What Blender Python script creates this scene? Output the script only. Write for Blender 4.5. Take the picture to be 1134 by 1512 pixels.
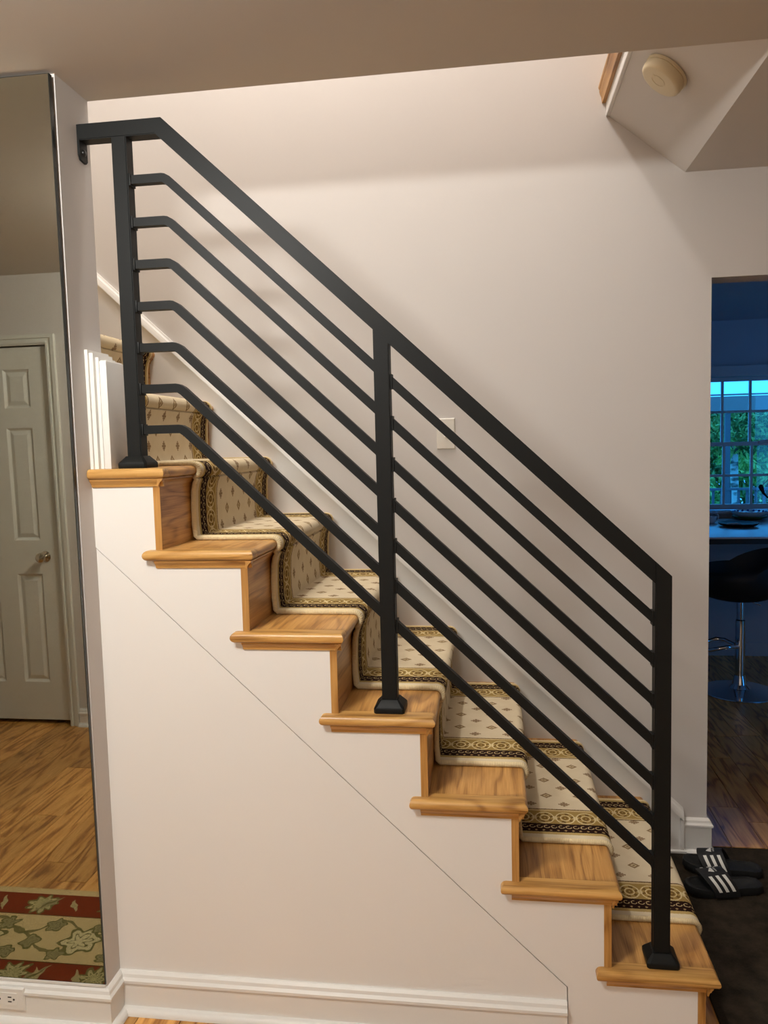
import bpy, bmesh, math, random
from mathutils import Vector, Matrix
from math import sin, cos, pi, sqrt

for o in list(bpy.data.objects):
    bpy.data.objects.remove(o)
scene = bpy.context.scene
COL = scene.collection
rnd = random.Random(7)

# ------------------------------------------------------------------ camera
FPX = 1155.81
cam_d = bpy.data.cameras.new('camera')
cam = bpy.data.objects.new('camera', cam_d)
COL.objects.link(cam)
yaw, pitch, roll = 0.139791, -0.083975, -0.025381
fw = Vector((-sin(yaw) * cos(pitch), cos(yaw) * cos(pitch), sin(pitch)))
rt = Vector((cos(yaw), sin(yaw), 0))
up = rt.cross(fw)
r_ = cos(roll) * rt + sin(roll) * up
u_ = -sin(roll) * rt + cos(roll) * up
m = Matrix((r_, u_, -fw)).transposed().to_4x4()
m.translation = Vector((-0.479898, -1.830718, 1.460014))
cam.matrix_world = m
cam_d.sensor_fit = 'VERTICAL'
cam_d.sensor_height = 36.0
cam_d.lens = 36.0 * FPX / 1512.0
cam_d.clip_start = 0.02
cam_d.clip_end = 200
scene.camera = cam

# ------------------------------------------------------------------ world / lights / exposure
world = bpy.data.worlds.new('world')
scene.world = world
world.use_nodes = True
wb = world.node_tree.nodes['Background']
wb.inputs[0].default_value = (0.13, 1.15, 3.2, 1)
wb.inputs[1].default_value = 1.0
scene.view_settings.view_transform = 'Standard'
scene.view_settings.look = 'None'
scene.view_settings.gamma = 1.0
scene.view_settings.use_curve_mapping = False
scene.view_settings.exposure = 0.0

def light(name, kind, loc, power, color, radius=0.1, size=None, rot=None):
    d = bpy.data.lights.new(name, kind)
    d.energy = power
    d.color = color
    if kind == 'POINT':
        d.shadow_soft_size = radius
    if kind == 'AREA':
        d.shape = 'RECTANGLE'; d.size, d.size_y = size
    o = bpy.data.objects.new(name, d)
    o.location = loc
    if rot: o.rotation_euler = rot
    COL.objects.link(o)
    return o
# foyer fitting: six bulbs on a ring close under the ceiling
for i_ in range(6):
    a_ = pi / 3 * i_ + .3
    light('foyer_lamp_bulb', 'POINT', (-1.36 + .115 * cos(a_), -1.22 + .115 * sin(a_), 2.272), 12.0, (1.0, 0.995, 0.955), 0.04)
light('upstairs_ceiling_lamp', 'POINT', (-1.2, 0.42, 4.35), 128, (1.0, 0.96, 0.92), 0.08)
light('back_fill_light', 'AREA', (-0.9, -3.2, 2.3), 27, (1.0, 0.98, 0.93), size=(0.6, 0.6), rot=(0, 0, 0))  # soft fill added behind the camera to brighten the stringer, no actual fitting

# ------------------------------------------------------------------ constants (metres)
RUN, RISE = 0.21555, 0.203
W = 0.950            # far stair wall
SK = 0.935           # face of the skirt board on it
XW = -1.470          # end of the mirror wall
WY0, WY1 = -0.066, 0.083
CEIL = 2.335
UP = 13 * RISE       # upper floor
NOSE, OVER, TT = 0.022, 0.0254, 0.026
def R(k): return -(k - 1) * RUN
def Z(k): return k * RISE

# ------------------------------------------------------------------ node helpers
class S:
    """a socket with arithmetic"""
    def __init__(s, t, sock): s.t, s.s = t, sock
    def _b(s, op, o, rev=False, o2=None):
        n = s.t.nodes.new('ShaderNodeMath'); n.operation = op
        a, b = (o, s) if rev else (s, o)
        for i, v in enumerate((a, b, o2)):
            if v is None: continue
            if isinstance(v, S): s.t.links.new(v.s, n.inputs[i])
            else: n.inputs[i].default_value = v
        return S(s.t, n.outputs[0])
    def __add__(s, o): return s._b('ADD', o)
    __radd__ = __add__
    def __sub__(s, o): return s._b('SUBTRACT', o)
    def __rsub__(s, o): return s._b('SUBTRACT', o, True)
    def __mul__(s, o): return s._b('MULTIPLY', o)
    __rmul__ = __mul__
    def __truediv__(s, o): return s._b('DIVIDE', o)
    def lt(s, o): return s._b('LESS_THAN', o)
    def gt(s, o): return s._b('GREATER_THAN', o)
    def abs(s): return s._b('ABSOLUTE', 0.0)
    def frac(s): return s._b('FRACT', 0.0)
    def sin(s): return s._b('SINE', 0.0)
    def sqrt(s): return s._b('SQRT', 0.0)
    def pow(s, e): return s._b('POWER', e)
    def max(s, o): return s._b('MAXIMUM', o)
    def min(s, o): return s._b('MINIMUM', o)
    def atan2(s, o): return s._b('ARCTAN2', o)
    def pp(s, sc): return s._b('PINGPONG', sc)
    def between(s, a, b): return s.gt(a) * s.lt(b)

class M:
    """material under construction"""
    def __init__(s, name, color=(.8, .8, .8), rough=.5, metal=0.0, spec=.5):
        s.m = bpy.data.materials.new(name); s.m.use_nodes = True
        s.t = s.m.node_tree; s.b = s.t.nodes['Principled BSDF']
        s.b.inputs['Base Color'].default_value = (*color, 1)
        s.b.inputs['Roughness'].default_value = rough
        s.b.inputs['Metallic'].default_value = metal
        s.b.inputs['Specular IOR Level'].default_value = spec
    def node(s, typ, **kw):
        n = s.t.nodes.new(typ)
        for k, v in kw.items(): setattr(n, k, v)
        return n
    def coord(s, which='Object', scale=(1, 1, 1), offset=None):
        n = s.node('ShaderNodeTexCoord')
        out = n.outputs[which]
        mp = s.node('ShaderNodeMapping'); mp.inputs['Scale'].default_value = scale
        s.t.links.new(out, mp.inputs[0])
        if offset is not None: s.t.links.new(offset, mp.inputs['Location'])
        return mp.outputs[0]
    def sep(s, vec):
        n = s.node('ShaderNodeSeparateXYZ'); s.t.links.new(vec, n.inputs[0])
        return [S(s.t, o) for o in n.outputs]
    def comb(s, x, y, z=0.0):
        n = s.node('ShaderNodeCombineXYZ')
        for i, v in enumerate((x, y, z)):
            if isinstance(v, S): s.t.links.new(v.s, n.inputs[i])
            else: n.inputs[i].default_value = v
        return n.outputs[0]
    def noise(s, vec, scale=5, detail=3, rough=.5, dist=0.0):
        n = s.node('ShaderNodeTexNoise')
        n.inputs['Scale'].default_value = scale; n.inputs['Detail'].default_value = detail
        n.inputs['Roughness'].default_value = rough; n.inputs['Distortion'].default_value = dist
        s.t.links.new(vec, n.inputs['Vector'])
        return S(s.t, n.outputs['Fac'])
    def ramp(s, fac, stops):
        n = s.node('ShaderNodeValToRGB'); e = n.color_ramp.elements
        while len(e) < len(stops): e.new(0.5)
        for el, (p, c) in zip(e, stops): el.position = p; el.color = (*c, 1)
        s.t.links.new(fac.s, n.inputs[0])
        return n.outputs[0]
    def mix(s, fac, a, b, typ='MIX'):
        n = s.node('ShaderNodeMix', data_type='RGBA', blend_type=typ)
        if isinstance(fac, S): s.t.links.new(fac.s, n.inputs[0])
        else: n.inputs[0].default_value = fac
        for i, v in ((6, a), (7, b)):
            if isinstance(v, tuple): n.inputs[i].default_value = (*v, 1)
            else: s.t.links.new(v, n.inputs[i])
        return n.outputs[2]
    def color(s, sock): s.t.links.new(sock, s.b.inputs['Base Color'])
    def bump(s, h, strength=.2, dist=.002):
        n = s.node('ShaderNodeBump'); n.inputs['Strength'].default_value = strength
        n.inputs['Distance'].default_value = dist
        s.t.links.new(h.s, n.inputs['Height']); s.t.links.new(n.outputs[0], s.b.inputs['Normal'])
    def rnd(s):
        n = s.node('ShaderNodeObjectInfo'); return S(s.t, n.outputs['Random'])

def srgb(r, g, b):
    f = lambda v: (v / 255 / 12.92) if v / 255 <= .04045 else ((v / 255 + .055) / 1.055) ** 2.4
    return (f(r), f(g), f(b))

def paint(name, col, rough=.6, bump=.06, scale=160):
    k = M(name, col, rough, spec=.3)
    v = k.coord('Object')
    n = k.noise(v, scale, 3)
    big = k.noise(v, 2.5, 2)
    dk = tuple(c * .955 for c in col)
    k.color(k.mix(big, dk, col))
    k.bump(n, bump, .001)
    return k.m
MAT = {}
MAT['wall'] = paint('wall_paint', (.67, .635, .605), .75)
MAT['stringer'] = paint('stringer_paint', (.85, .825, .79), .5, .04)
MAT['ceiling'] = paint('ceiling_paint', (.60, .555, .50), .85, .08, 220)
MAT['trim'] = paint('trim_paint', (.84, .82, .78), .35, .02)
MAT['door'] = paint('door_paint', (.74, .74, .68), .4, .02)
MAT['plastic'] = paint('ivory_plastic', (.78, .74, .66), .35, .01)
MAT['detector'] = paint('cream_plastic', (.72, .62, .42), .4, .01)
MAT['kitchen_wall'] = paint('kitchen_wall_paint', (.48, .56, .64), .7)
MAT['cabinet'] = paint('cabinet_paint', (.34, .34, .36), .5)

def oak(name, axis, light_c, mid_c, dark_c, rough=.33, vary=.35, ring=.22, fs=420, ms=95):
    k = M(name, mid_c, rough, spec=.35)
    k.b.inputs['Coat Weight'].default_value = .10
    k.b.inputs['Coat Roughness'].default_value = .25
    off = k.rnd() * 37.0
    def vec(l, a): return k.coord('Object', {'x': (l, a, a), 'y': (a, l, a), 'z': (a, a, l)}[axis], k.comb(off, off * 1.7, off * .6))
    big = k.noise(vec(1.4, 11), 1.0, 2, .5, .4)
    rings = ((big * 46.0).sin() * .5 + .5).pow(2.5)
    fine = k.noise(vec(9, fs), 1.0, 3, .65)
    mid = k.noise(vec(3.5, ms), 1.0, 2, .5)
    g = fine * .62 + mid * .38 - rings * ring + ring * .35
    c = k.ramp(g, [(.22, dark_c), (.46, mid_c), (.70, light_c)])
    tone = k.rnd() * vary + (1 - vary * .6)
    k.color(k.mix(1.0, c, k.comb(tone, tone * .985, tone * .96), 'MULTIPLY'))
    k.bump(fine, .06, .0006)
    return k.m
OL, OM, OD = srgb(200, 152, 88), srgb(174, 125, 65), srgb(124, 80, 36)
MAT['oak_x'] = oak('oak_grain_along_run', 'x', srgb(216, 170, 102), srgb(194, 146, 80), srgb(142, 96, 46), vary=.12)
MAT['oak_y'] = oak('oak_grain_across', 'y', OL, OM, OD, vary=.12)
MAT['oak_z'] = oak('oak_grain_upright', 'z', OL, OM, OD, vary=.12)
MAT['floor_oak'] = oak('floor_oak', 'y', srgb(222, 170, 98), srgb(198, 142, 74), srgb(150, 98, 46), .3, .5, .34, 170, 48)
MAT['subfloor'] = M('dark_floor_joint', (.06, .03, .012), .8).m

def simple(name, col, rough=.5, metal=0.0, spec=.5):
    MAT[name] = M(name, col, rough, metal, spec).m
k = M('black_powder_coat', (.0075, .008, .0075), .5, 0, .20)
k.bump(k.noise(k.coord('Object'), 700, 2), .12, .0005); MAT['black_metal'] = k.m
simple('mirror_glass', (.86, .84, .74), 0.0, 1.0)
simple('mirror_edge', (.012, .014, .012), .3)
simple('chrome', (.75, .76, .78), .08, 1.0)
simple('nickel', (.62, .56, .46), .18, 1.0)
simple('screw', (.05, .05, .05), .3, .8)
simple('slot_dark', (.02, .018, .015), .6)
k = M('black_leather', (.008, .008, .009), .55, 0, .35)
k.bump(k.noise(k.coord('Object'), 180, 3), .25, .001); MAT['leather'] = k.m
k = M('black_foam', (.010, .010, .010), .7, 0, .3)
k.bump(k.noise(k.coord('Object'), 260, 3), .4, .0015); MAT['foam'] = k.m
simple('white_print', (.72, .71, .66), .5)
simple('counter_top', (.55, .55, .57), .25)
simple('ceramic', (.75, .78, .80), .2)
simple('black_ceramic', (.006, .006, .007), .55, 0, .15)
simple('green_food', (.05, .12, .03), .6)
simple('blue_ceramic', (.05, .10, .42), .25)
simple('window_paint', (.55, .57, .60), .4)
simple('deck_paint', (.10, .10, .11), .6)
simple('deck_beam', (.26, .19, .17), .6)
simple('bark', (.62, .58, .54), .9)
k = M('birch_bark', (.6, .57, .53), .9)
n_ = k.noise(k.coord('Object', (6, 6, 14)), 1.0, 4)
k.color(k.ramp(n_, [(.42, (.12, .10, .09)), (.55, (.62, .58, .54))])); MAT['bark'] = k.m
k = M('leaf', (.10, .28, .10), .6)
k.color(k.ramp(k.noise(k.coord('Object'), 3.0, 2), [(.35, (.10, .30, .06)), (.65, (.65, .85, .25))])); MAT['leaf'] = k.m
k = M('leaf_dark', (.05, .16, .07), .6)
k.color(k.ramp(k.noise(k.coord('Object'), 3.0, 2), [(.38, (.03, .12, .02)), (.62, (.30, .42, .10))])); MAT['leaf_dark'] = k.m
simple('grass', (.10, .24, .06), .9)

k = M('window_glass', (1, 1, 1), 0.02)
tr = k.node('ShaderNodeBsdfTransparent'); gl = k.node('ShaderNodeBsdfGlossy'); gl.inputs['Roughness'].default_value = .01
mx = k.node('ShaderNodeMixShader'); lw = k.node('ShaderNodeFresnel'); lw.inputs[0].default_value = 1.45
tr.inputs[0].default_value = (.93, .97, .96, 1)
k.t.links.new(lw.outputs[0], mx.inputs[0]); k.t.links.new(tr.outputs[0], mx.inputs[1]); k.t.links.new(gl.outputs[0], mx.inputs[2])
k.t.links.new(mx.outputs[0], k.t.nodes['Material Output'].inputs[0]); MAT['glass'] = k.m

# stair runner: u = distance across (m), v = distance along (m)
def runner_material():
    k = M('runner_pile', (.6, .5, .35), .95, 0, .1)
    uvn = k.node('ShaderNodeTexCoord')
    wob = k.node('ShaderNodeTexNoise'); wob.inputs['Scale'].default_value = 220
    k.t.links.new(uvn.outputs['UV'], wob.inputs['Vector'])
    va = k.node('ShaderNodeVectorMath', operation='MULTIPLY_ADD')
    k.t.links.new(wob.outputs['Color'], va.inputs[0]); va.inputs[1].default_value = (.004, .004, 0)
    k.t.links.new(uvn.outputs['UV'], va.inputs[2])
    u, v, _ = k.sep(va.outputs[0])
    u = u - .002; v = v - .002
    c = (u - .5475).abs()            # distance from the runner's centre line
    CREAM, TAN, DK, GOLD, OLIVE = srgb(214, 196, 158), srgb(176, 154, 112), srgb(40, 22, 16), srgb(168, 138, 70), srgb(112, 86, 40)
    pile = k.noise(uvn.outputs['UV'], 14, 3)
    col = k.mix(pile, srgb(202, 184, 150), srgb(224, 209, 180))
    PV, PU = .094, .108
    def cell(du, dv):
        a = ((u + du) / PU).frac() - .5
        b = ((v + dv) / PV).frac() - .5
        return (a * PU).abs(), (b * PV).abs()
    a, b = cell(.036, .0)
    d = a / .0165 + b / .018           # eyed diamond
    eye = d.lt(1.0) * d.gt(.55) + d.lt(.28)
    col = k.mix(d.lt(1.0) * .35, col, GOLD)
    col = k.mix(eye * .75, col, srgb(108, 74, 40))
    a2, b2 = cell(.036 + PU / 2, PV / 2)
    cr = a2.lt(.0036) * b2.lt(.016) + b2.lt(.0036) * a2.lt(.014) + ((a2 - .006).abs() + (b2 - .007).abs()).lt(.004)
    col = k.mix(cr.min(1.0) * .75, col, srgb(112, 76, 42))
    # thin double line
    col = k.mix(c.between(.183, .1875), col, srgb(84, 54, 32))
    col = k.mix(c.between(.1875, .199), col, srgb(196, 172, 124))
    # gold medallion band .199-.272
    band = c.between(.196, .274)
    col = k.mix(band, col, srgb(158, 130, 74))
    mv = ((v / .056).frac() - .5) * .056
    mu = c - .236
    rr = (mv * mv + mu * mu * .65).sqrt()
    ring = rr.between(.0235, .0268) + rr.between(.0112, .0138)
    pet = ((mu.atan2(mv) * 6.0).sin().gt(.1)) * rr.between(.0145, .0225) + rr.between(.003, .0085)
    col = k.mix(band * pet.min(1.0) * .8, col, srgb(98, 70, 32))
    dia = (mv.abs() - .028).abs() + mu.abs() * .8
    col = k.mix(band * dia.lt(.009) * .8, col, srgb(206, 186, 138))
    col = k.mix((band * ring).min(1.0) * .9, col, srgb(216, 198, 152))
    # dark chain band .272-.318
    band2 = c.between(.271, .322)
    col = k.mix(band2, col, DK)
    cv = ((v / .0195).frac() - .5) * .0195
    cu = c - .288
    rc = (cv * cv + cu * cu).sqrt()
    link = rc.between(.0058, .0085) * ((cv.gt(-.002) + cu.gt(0)).min(1.0))
    col = k.mix(band2 * link * .85, col, srgb(196, 170, 122))
    cv2 = ((v / .0195 + .5).frac() - .5) * .0195
    d3 = (cv2.abs() + (c - .308).abs())
    col = k.mix(band2 * d3.lt(.0042) * .8, col, srgb(176, 146, 100))
    col = k.mix(c.between(.317, .33), col, srgb(178, 152, 96))
    k.color(col)
    k.bump(k.noise(uvn.outputs['UV'], 900, 2), .5, .0015)
    return k.m
MAT['runner'] = runner_material()
k = M('runner_binding', srgb(226, 206, 164), .9, 0, .1)
vv = k.sep(k.coord('UV'))[1]
k.color(k.mix(((vv * 1400.0).sin() * .5 + .5) * .35, srgb(228, 208, 166), srgb(170, 146, 104)))
k.bump((vv * 1400.0).sin(), .4, .001)
MAT['binding'] = k.m

def rug_material():
    k = M('floor_runner_pile', (.5, .4, .25), .95, 0, .1)
    v = k.coord('Object')
    nz = k.node('ShaderNodeTexNoise'); nz.inputs['Scale'].default_value = 26; nz.inputs['Detail'].default_value = 3
    k.t.links.new(v, nz.inputs['Vector'])
    va = k.node('ShaderNodeVectorMath', operation='MULTIPLY_ADD')
    k.t.links.new(nz.outputs['Color'], va.inputs[0]); va.inputs[1].default_value = (.03, .03, 0)
    k.t.links.new(v, va.inputs[2])
    x0, y0, _ = k.sep(v)
    x, y, _ = k.sep(va.outputs[0]); x = x - .015; y = y - .015
    BE, RED, SAGE, OLV, LT = srgb(206, 184, 134), srgb(124, 52, 26), srgb(150, 140, 98), srgb(112, 106, 58), srgb(206, 192, 146)
    col = k.mix(k.noise(v, 60, 2), srgb(196, 172, 120), srgb(210, 188, 138))
    ww = ((x * 17.0).sin() * .055 + y)
    for off, amp, fr in ((.0, .05, 17.0), (.06, .035, 29.0)):
        w_ = (x * fr + off * 40).sin() * amp + y + off - .01
        col = k.mix(w_.abs().lt(.006) * .9, col, OLV)
    def flower(fx, yc, per, ph, rad, c1, c2, lobes=6.0):
        nonlocal col
        a = ((x + ph) / per).frac() * per - per / 2
        b = y - yc
        r = (a * a + b * b).sqrt()
        th = b.atan2(a)
        rr = r + (th * lobes).sin() * rad * .18
        inn = rr.lt(rad)
        col = k.mix(inn * fx, col, c1)
        edge = rr.between(rad * .8, rad) + rr.between(rad * .38, rad * .48)
        col = k.mix(edge.min(1.0) * fx, col, c2)
    fld = y0.abs().lt(.105)
    flower(fld, .005, .31, .06, .058, LT, OLV)
    flower(fld, .02, .31, .215, .028, SAGE, OLV, 4.0)
    flower(fld, -.06, .155, .10, .030, SAGE, OLV, 5.0)
    flower(fld, .07, .155, .03, .026, SAGE, OLV, 5.0)
    red = y0.abs().between(.105, .213)
    col = k.mix(red, col, RED)
    for sgn in (1, -1):
        yc = .159 * sgn
        flower(red, yc, .245, .02 if sgn > 0 else .12, .046, srgb(178, 168, 118), OLV, 9.0)
        a = ((x + .15 + .05 * sgn) / .245).frac() * .245 - .1225
        b = y - yc
        lf = ((a + b * .7).abs() / .020 + (b - a * .3).abs() / .055).lt(1.0)
        col = k.mix(red * lf, col, SAGE)
        a3 = ((x + .04 - .03 * sgn) / .1225).frac() * .1225 - .061
        lf3 = ((a3 - b * .5).abs() / .013 + (b + a3 * .6).abs() / .045).lt(1.0)
        col = k.mix(red * lf3, col, srgb(172, 160, 112))
        lf2 = ((a + b * .7).abs() / .006 + (b - a * .3).abs() / .05).lt(1.0)
        col = k.mix(red * lf2, col, OLV)
    col = k.mix(y0.abs().between(.103, .107), col, srgb(96, 70, 34))
    k.color(col)
    k.bump(k.noise(v, 500, 2), .5, .002)
    return k.m
MAT['rug'] = rug_material()
k = M('dark_mat_pile', (.02, .015, .01), .95, 0, .1)
k.color(k.ramp(k.noise(k.coord('Object'), 14, 5, .7), [(.3, (.012, .009, .006)), (.7, (.042, .031, .020))]))
k.bump(k.noise(k.coord('Object'), 350, 3), .6, .003); MAT['mat'] = k.m

# ------------------------------------------------------------------ mesh helpers
def link(name, me, mat, parent=None, loc=None):
    o = bpy.data.objects.new(name, me)
    if mat is not None and not me.materials: me.materials.append(MAT[mat] if isinstance(mat, str) else mat)
    COL.objects.link(o)
    if parent is not None: o.parent = parent
    if loc is not None: o.location = loc
    return o
def tag(o, label=None, cat=None, group=None, kind=None):
    if label: o['label'] = label
    if cat: o['category'] = cat
    if group: o['group'] = group
    if kind: o['kind'] = kind
    return o
def thing(name, label, cat, loc=(0, 0, 0), group=None):
    o = bpy.data.objects.new(name, None); o.location = loc; o.empty_display_size = .05
    COL.objects.link(o); return tag(o, label, cat, group)
def to_obj(bm, name, mat, parent=None, smooth=None, loc=None):
    bmesh.ops.recalc_face_normals(bm, faces=bm.faces)
    me = bpy.data.meshes.new(name); bm.to_mesh(me); bm.free()
    if smooth is not None:
        for p in me.polygons: p.use_smooth = True
        try: me.set_sharp_from_angle(angle=math.radians(smooth))
        except Exception: pass
    return link(name, me, mat, parent, loc)
def add_box(bm, x0, x1, y0, y1, z0, z1):
    vs = [bm.verts.new((x, y, z)) for x in (x0, x1) for y in (y0, y1) for z in (z0, z1)]
    for f in ((0, 1, 3, 2), (4, 6, 7, 5), (0, 4, 5, 1), (2, 3, 7, 6), (0, 2, 6, 4), (1, 5, 7, 3)):
        bm.faces.new([vs[i] for i in f])
    return vs
def box(name, x0, x1, y0, y1, z0, z1, mat, parent=None, bevel=0.0, seg=2):
    bm = bmesh.new(); add_box(bm, x0, x1, y0, y1, z0, z1)
    if bevel: bmesh.ops.bevel(bm, geom=bm.edges[:], offset=bevel, segments=seg, affect='EDGES', profile=.5)
    return to_obj(bm, name, mat, parent, 35 if bevel else None)
def boxes(name, lst, mat, parent=None, bevel=0.0):
    bm = bmesh.new()
    for b in lst: add_box(bm, *b)
    if bevel: bmesh.ops.bevel(bm, geom=bm.edges[:], offset=bevel, segments=1, affect='EDGES')
    return to_obj(bm, name, mat, parent)
def prism_y(bm, pts, y0, y1):
    """polygon in XZ pushed along Y"""
    a = [bm.verts.new((x, y0, z)) for x, z in pts]; b = [bm.verts.new((x, y1, z)) for x, z in pts]
    bm.faces.new(a); bm.faces.new(b[::-1]); n = len(pts)
    for i in range(n): bm.faces.new([a[i], b[i], b[(i + 1) % n], a[(i + 1) % n]])
def prism_x(bm, pts, x0, x1):
    """polygon in YZ pushed along X"""
    a = [bm.verts.new((x0, y, z)) for y, z in pts]; b = [bm.verts.new((x1, y, z)) for y, z in pts]
    bm.faces.new(a); bm.faces.new(b[::-1]); n = len(pts)
    for i in range(n): bm.faces.new([a[i], b[i], b[(i + 1) % n], a[(i + 1) % n]])
def loft(bm, rings, cap=True):
    vs = [[bm.verts.new(p) for p in ring] for ring in rings]; n = len(rings[0])
    for a, b in zip(vs, vs[1:]):
        for i in range(n): bm.faces.new([a[i], a[(i + 1) % n], b[(i + 1) % n], b[i]])
    if cap: bm.faces.new(vs[0][::-1]); bm.faces.new(vs[-1])
    return vs
def slab(bm, x0, x1, y0, y1, z0, z1, sides=''):
    """board whose sides named in `sides` (x/X/y/Y = low/high) are bull-nosed"""
    r = (z1 - z0) / 2; rings = []
    for i in range(9):
        a = -pi / 2 + pi * i / 8; d = r * (1 - cos(a)); z = (z0 + z1) / 2 + r * sin(a)
        X0 = x0 + (d if 'x' in sides else 0); X1 = x1 - (d if 'X' in sides else 0)
        Y0 = y0 + (d if 'y' in sides else 0); Y1 = y1 - (d if 'Y' in sides else 0)
        rings.append([(X0, Y0, z), (X1, Y0, z), (X1, Y1, z), (X0, Y1, z)])
    loft(bm, rings)
def lathe(bm, prof, n=32, c=(0, 0, 0)):
    rings = [[(c[0] + r * cos(2 * pi * i / n), c[1] + r * sin(2 * pi * i / n), c[2] + z) for i in range(n)] for r, z in prof]
    loft(bm, rings)
def tube(bm, pts, r, n=10, closed_caps=True, square=False):
    pts = [Vector(p) for p in pts]; rings = []
    prev = None
    for i, p in enumerate(pts):
        t = (pts[min(i + 1, len(pts) - 1)] - pts[max(i - 1, 0)]).normalized()
        if prev is None:
            a = t.cross(Vector((0, 0, 1)));  a = a if a.length > .1 else t.cross(Vector((0, 1, 0)))
        else: a = prev - t * prev.dot(t)
        a.normalize(); prev = a; b = t.cross(a)
        rr = r[i] if isinstance(r, (list, tuple)) else r
        rings.append([tuple(p + (a * cos(2 * pi * j / n) + b * sin(2 * pi * j / n)) * rr) for j in range(n)])
    loft(bm, rings, closed_caps)

# ------------------------------------------------------------------ the room shell
def struct(o): o['kind'] = 'structure'; return o
XL, XR, YB, ZT = -3.7, 2.4, -4.6, 5.0
# far stair wall, with the kitchen opening on its right
KX0, KX1, KH = 0.247, 1.30, 1.99
bm = bmesh.new()
add_box(bm, XL, KX0, W, W + .11, 0, ZT); add_box(bm, KX0, KX1, W, W + .11, KH, ZT); add_box(bm, KX1, XR, W, W + .11, 0, ZT)
struct(to_obj(bm, 'wall_far', 'wall'))
bm = bmesh.new(); add_box(bm, XL, XW, WY0, WY1, 0, CEIL)
struct(to_obj(bm, 'wall_left', 'wall'))
struct(box('wall_end', XL - .1, XL, YB, W, 0, ZT, 'wall'))
struct(box('wall_right', XR, XR + .1, YB, W + .11, 0, ZT, 'wall'))
struct(box('wall_back', XL, XR, YB - .1, YB, 0, ZT, 'wall'))
YD = -2.081        # wall that holds the panelled door (seen in the mirror)
DX1, DX0, DH = -2.708, -3.33, 1.985
bm = bmesh.new()
add_box(bm, DX1, -1.95, YD - .11, YD, 0, CEIL); add_box(bm, XL, DX0, YD - .11, YD, 0, CEIL); add_box(bm, DX0, DX1, YD - .11, YD, DH, CEIL)
add_box(bm, -2.06, -1.95, YB, YD - .11, 0, CEIL)
struct(to_obj(bm, 'wall_door', 'wall'))
# ceilings
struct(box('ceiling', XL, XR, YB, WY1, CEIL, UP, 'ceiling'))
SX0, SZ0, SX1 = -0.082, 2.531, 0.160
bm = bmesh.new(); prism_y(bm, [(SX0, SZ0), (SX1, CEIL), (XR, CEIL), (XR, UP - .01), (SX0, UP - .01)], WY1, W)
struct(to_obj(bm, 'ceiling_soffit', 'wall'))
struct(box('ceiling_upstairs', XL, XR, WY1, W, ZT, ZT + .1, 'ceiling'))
struct(box('wall_upstairs', XL, XR, WY1 - .1, WY1, UP, ZT, 'wall'))
struct(box('floor_upstairs', SX0 - .01, XR, WY1, W, UP - .01, UP, 'oak_y'))
# landing edge: white fascia and oak nosing
struct(box('trim_2', SX0 - .012, SX0, WY1, W, SZ0, UP - .062, 'trim', bevel=.002))
bm = bmesh.new(); slab(bm, SX0 - .036, SX0 + .05, WY1, W, UP - .026, UP + .001, 'x')
prism_y(bm, [(SX0 - .006, UP - .064), (SX0 - .006, UP - .026), (SX0 - .033, UP - .026), (SX0 - .031, UP - .034), (SX0 - .026, UP - .046), (SX0 - .024, UP - .064)], WY1, W)
ln = struct(to_obj(bm, 'trim_3', 'oak_y', smooth=40))

# floor with real planks
fl = struct(box('floor', XL, XR, YB, 1.0, -.06, -.012, 'subfloor'))
PW = .1145
def planks(parent, x0, x1, y0, y1, seed, clear=None):
    rr = random.Random(seed); x = x0; meshes = {}
    while x < x1 - .02:
        xe = min(x + PW, x1); y = y0 - rr.random() * 1.0
        while y < y1:
            L = rr.choice((.62, .85, 1.1, 1.35))
            a, b = max(y, y0), min(y + L, y1)
            if b - a > .02 and not (clear and clear(x, xe, a, b)):
                bm = bmesh.new(); hw, hl = (xe - x) / 2 - .0011, (b - a) / 2 - .0011
                add_box(bm, -hw, hw, -hl, hl, -.012, 0)
                to_obj(bm, 'plank', 'floor_oak', parent, loc=((x + xe) / 2, (a + b) / 2, 0))
            y += L
        x = xe
planks(fl, XL + .0, 0.0, -2.085, 0.02, 3)
boxes('plank_field', [(0.0, XR, -2.085, .945, -.012, 0), (XL, XR, YB, -2.085, -.012, 0)], 'floor_oak', fl)

# kitchen shell
KY1 = 4.30
KXL, KXR = 0.12, 2.9
struct(box('floor_kitchen', KXL, KXR, 1.0, KY1, -.06, -.012, 'subfloor'))
kf = bpy.data.objects['floor_kitchen']
planks(kf, KXL, 1.75, 1.0, KY1, 11)
boxes('plank_field', [(1.75, KXR, 1.0, KY1, -.012, 0)], 'floor_oak', kf)
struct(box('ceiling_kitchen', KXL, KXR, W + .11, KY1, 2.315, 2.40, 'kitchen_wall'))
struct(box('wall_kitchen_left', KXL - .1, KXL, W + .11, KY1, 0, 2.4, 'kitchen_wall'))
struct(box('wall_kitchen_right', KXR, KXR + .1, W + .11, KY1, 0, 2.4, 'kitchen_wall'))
WX0, WX1, WZ0, WZ1 = .996, 1.657, .915, 1.905
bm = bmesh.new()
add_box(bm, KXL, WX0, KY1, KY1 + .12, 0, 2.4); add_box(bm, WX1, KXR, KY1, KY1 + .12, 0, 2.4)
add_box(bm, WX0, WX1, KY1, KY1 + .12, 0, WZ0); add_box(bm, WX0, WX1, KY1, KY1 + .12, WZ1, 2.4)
struct(to_obj(bm, 'wall_kitchen_window', 'kitchen_wall'))

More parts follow.
